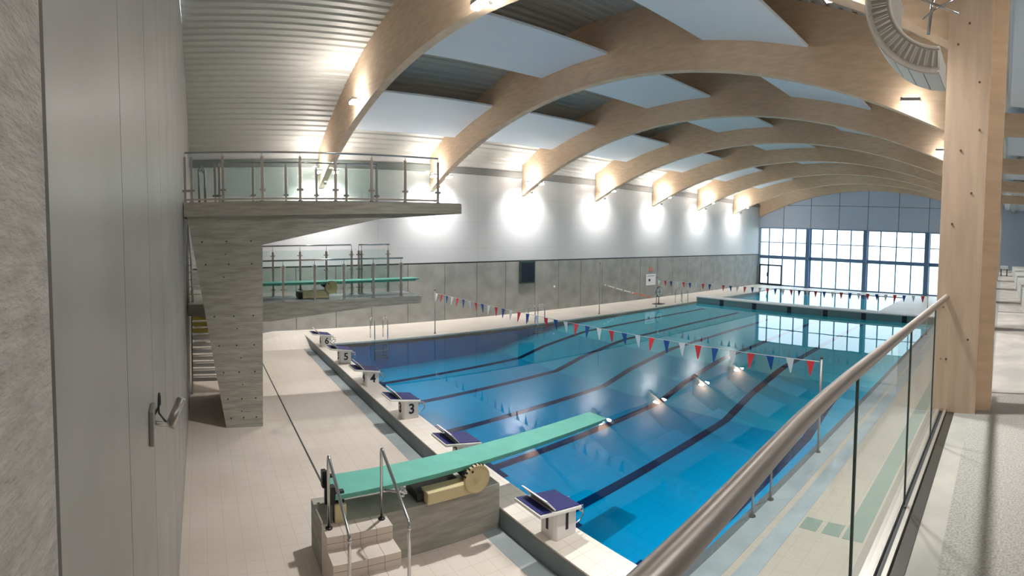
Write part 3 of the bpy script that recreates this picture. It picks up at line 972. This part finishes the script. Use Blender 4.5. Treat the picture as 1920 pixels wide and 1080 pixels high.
js = [-.30, .55, 1.87, 3.02, 4.12, 5.2]
for a, c in zip(js, js[1:]):
    ys = [a + .008 + (c - a - .016) * k / 6 for k in range(7)]
    g = MB()
    for y0, y1 in zip(ys, ys[1:]):
        g.quad([(-.525, y0, GZ + .02), (-.525, y1, GZ + .02), (pathx(y1) - .004, y1, zt - .022), (pathx(y0) - .004, y0, zt - .022)])
    g.build('glass_panel', 'glass', B)
    if c < 5:
        e = MB()
        e.prism([(-.531, GZ + .02), (-.519, GZ + .02), (pathx(c) + .002, zt - .022), (pathx(c) - .010, zt - .022)], 'Y', c - .004, c + .004)
        e.build('glass_edge', 'glass_edge', B)
MB().box(-.60, -.535, YN, 5.3, GZ - .12, GZ + .03).build('outer_channel', 'satin_steel', B)
MB().box(-.533, -.50, YN, 5.3, GZ - .02, GZ + .006).build('gasket', 'black_plastic', B)
MB().box(-.50, -.475, YN, 5.3, GZ, GZ + .03).build('inner_channel', 'satin_steel', B)
MB().box(-.475, -.40, YN, 5.3, GZ, GZ + .006).build('cover_strip', 'dark_steel', B)

# seating tier at the right edge
r = empty('seating_tier', (1.2, 20, GZ), 'low grey seating tier along the right side of the gallery', 'seating')
MB().box(.60, 1.4, 3.0, 32.0, GZ, GZ + .53).build('tier', 'precast', r)
MB().box(1.4, 2.2, 3.0, 32.0, GZ, GZ + 1.06).build('tier', 'precast', r)
r = empty('bench', (.1, 27.5, GZ), 'dark stepped rail and white bench far along the gallery', 'bench')
MB().box(-.12, .32, 30.0, 30.3, GZ + .42, GZ + .60).build('seat', 'white_paint', r)
MB().box(-.10, -.04, 30.0, 30.3, GZ, GZ + .42).build('leg', 'dark_steel', r)
MB().box(.24, .30, 30.0, 30.3, GZ, GZ + .42).build('leg', 'dark_steel', r)

# segmented duct elbow beside the big column
D = empty('air_duct', (-.6, 4.2, 5.5), 'curved segmented air duct with a slotted grille, beside the big timber column', 'duct')
CX, CZ, RO, RI, Y0_, Y1_ = -.585, 5.935, .611, .395, 4.0, 4.43
N = 9
A0, A1 = math.radians(163), math.radians(272)
body, slots, slot_d, inner = MB(), MB(), MB(), MB()


def ring(r, a, y):
    return (CX + r * math.cos(a), y, CZ + r * math.sin(a))


for k in range(N):
    a, c = A0 + (A1 - A0) * k / N, A0 + (A1 - A0) * (k + 1) / N
    g = .006
    body.quad([ring(RO, a + g, Y0_), ring(RO, c - g, Y0_), ring(RO, c - g, Y1_), ring(RO, a + g, Y1_)], 1)
    body.quad([ring(RI, a, Y0_), ring(RI, c, Y0_), ring(RI, c, Y1_), ring(RI, a, Y1_)], 1)
    body.quad([ring(RI, a, Y0_), ring(RI, c, Y0_), ring(RO, c, Y0_), ring(RO, a, Y0_)], 0)
    body.quad([ring(RI, a, Y1_), ring(RI, c, Y1_), ring(RO, c, Y1_), ring(RO, a, Y1_)], 1)
    inner.quad([ring(RO - .006, a, Y0_ + .01), ring(RO - .006, c, Y0_ + .01), ring(RO - .006, c, Y1_ - .01), ring(RO - .006, a, Y1_ - .01)], 0)
    for j in (0, 1):
        am = a + (c - a) * (.28 + .44 * j)
        dw = .038
        slot_d.quad([ring(RI + .035, am - dw, Y0_ - .004), ring(RI + .035, am + dw, Y0_ - .004), ring(RO - .055, am + dw, Y0_ - .004), ring(RO - .055, am - dw, Y0_ - .004)])
        for s in (-1, 1):
            aa = am + s * dw
            slots.tube([ring(RI + .035, aa, Y0_ - .012), ring(RO - .055, aa, Y0_ - .012)], .005, 6)
for aa in (A0, A1):
    body.quad([ring(RI, aa, Y0_), ring(RO, aa, Y0_), ring(RO, aa, Y1_), ring(RI, aa, Y1_)], 1)
body.build('casing', ['duct_white', 'duct_grey'], D)
inner.build('joint_band', 'joint_dark', D)
slot_d.build('slot', 'duct_slot', D)
slots.build('slot_rim', 'white_paint', D)
rim = MB()
rim.tube([ring(RO - .02, A0 + (A1 - A0) * k / 30, Y0_ - .01) for k in range(31)], .009, 6)
rim.tube([ring(RI + .01, A0 + (A1 - A0) * k / 30, Y0_ - .01) for k in range(31)], .012, 6)
for k in range(28):
    p = ring(RO - .03, A0 + (A1 - A0) * (k + .5) / 28, Y0_ - .02)
    rim.lathe([(.008, 0), (.008, .008)], p, 'Y', 6)
rim.build('rim', 'duct_white', D)
hg = MB()
hg.tube([(-.70, 4.2, 5.72), (-.68, 4.2, 5.95), (-.64, 4.2, 6.1)], .014, 8)
hg.tube([(-.80, 4.15, 6.0), (-.45, 4.15, 5.86)], .010, 8)
hg.tube([(-.74, 4.15, 5.82), (-.66, 4.2, 5.92), (-.5, 4.2, 6.0)], .008, 8)
hg.tube([(-1.05, 4.3, 6.0), (-1.05, 4.3, 6.5), (-1.05, 4.92, 6.62)], .012, 8)
hg.build('hanger', 'chrome', D)

# underwater lamp below block one
r = empty('underwater_lamp', (-5.9, PY0, -.62), 'glowing underwater lamp in the pool wall near block number one', 'lamp')
MB().lathe([(.10, 0), (.09, .02)], (-5.75, PY0, -.55), 'Y', 18).build('lens', 'pool_lamp', r)

# unseen fill lamps, added to light the column, rail and gallery floor
for k, (x, y) in enumerate(((1.5, 1.2), (1.5, 3.9))):
    r = empty('gallery_fill', (x, y, 6.9), 'added flat fill lamp over the gallery, %s from the near wall' % ORD[k], 'lamp', 'added fill lamps over the gallery')
    MB().box(x - .6, x + .6, y - .15, y + .15, 6.92, 7.0).build('housing', 'white_paint', r)
    MB().box(x - .56, x + .56, y - .12, y + .12, 6.905, 6.918).build('diffuser', 'lens_fill', r)
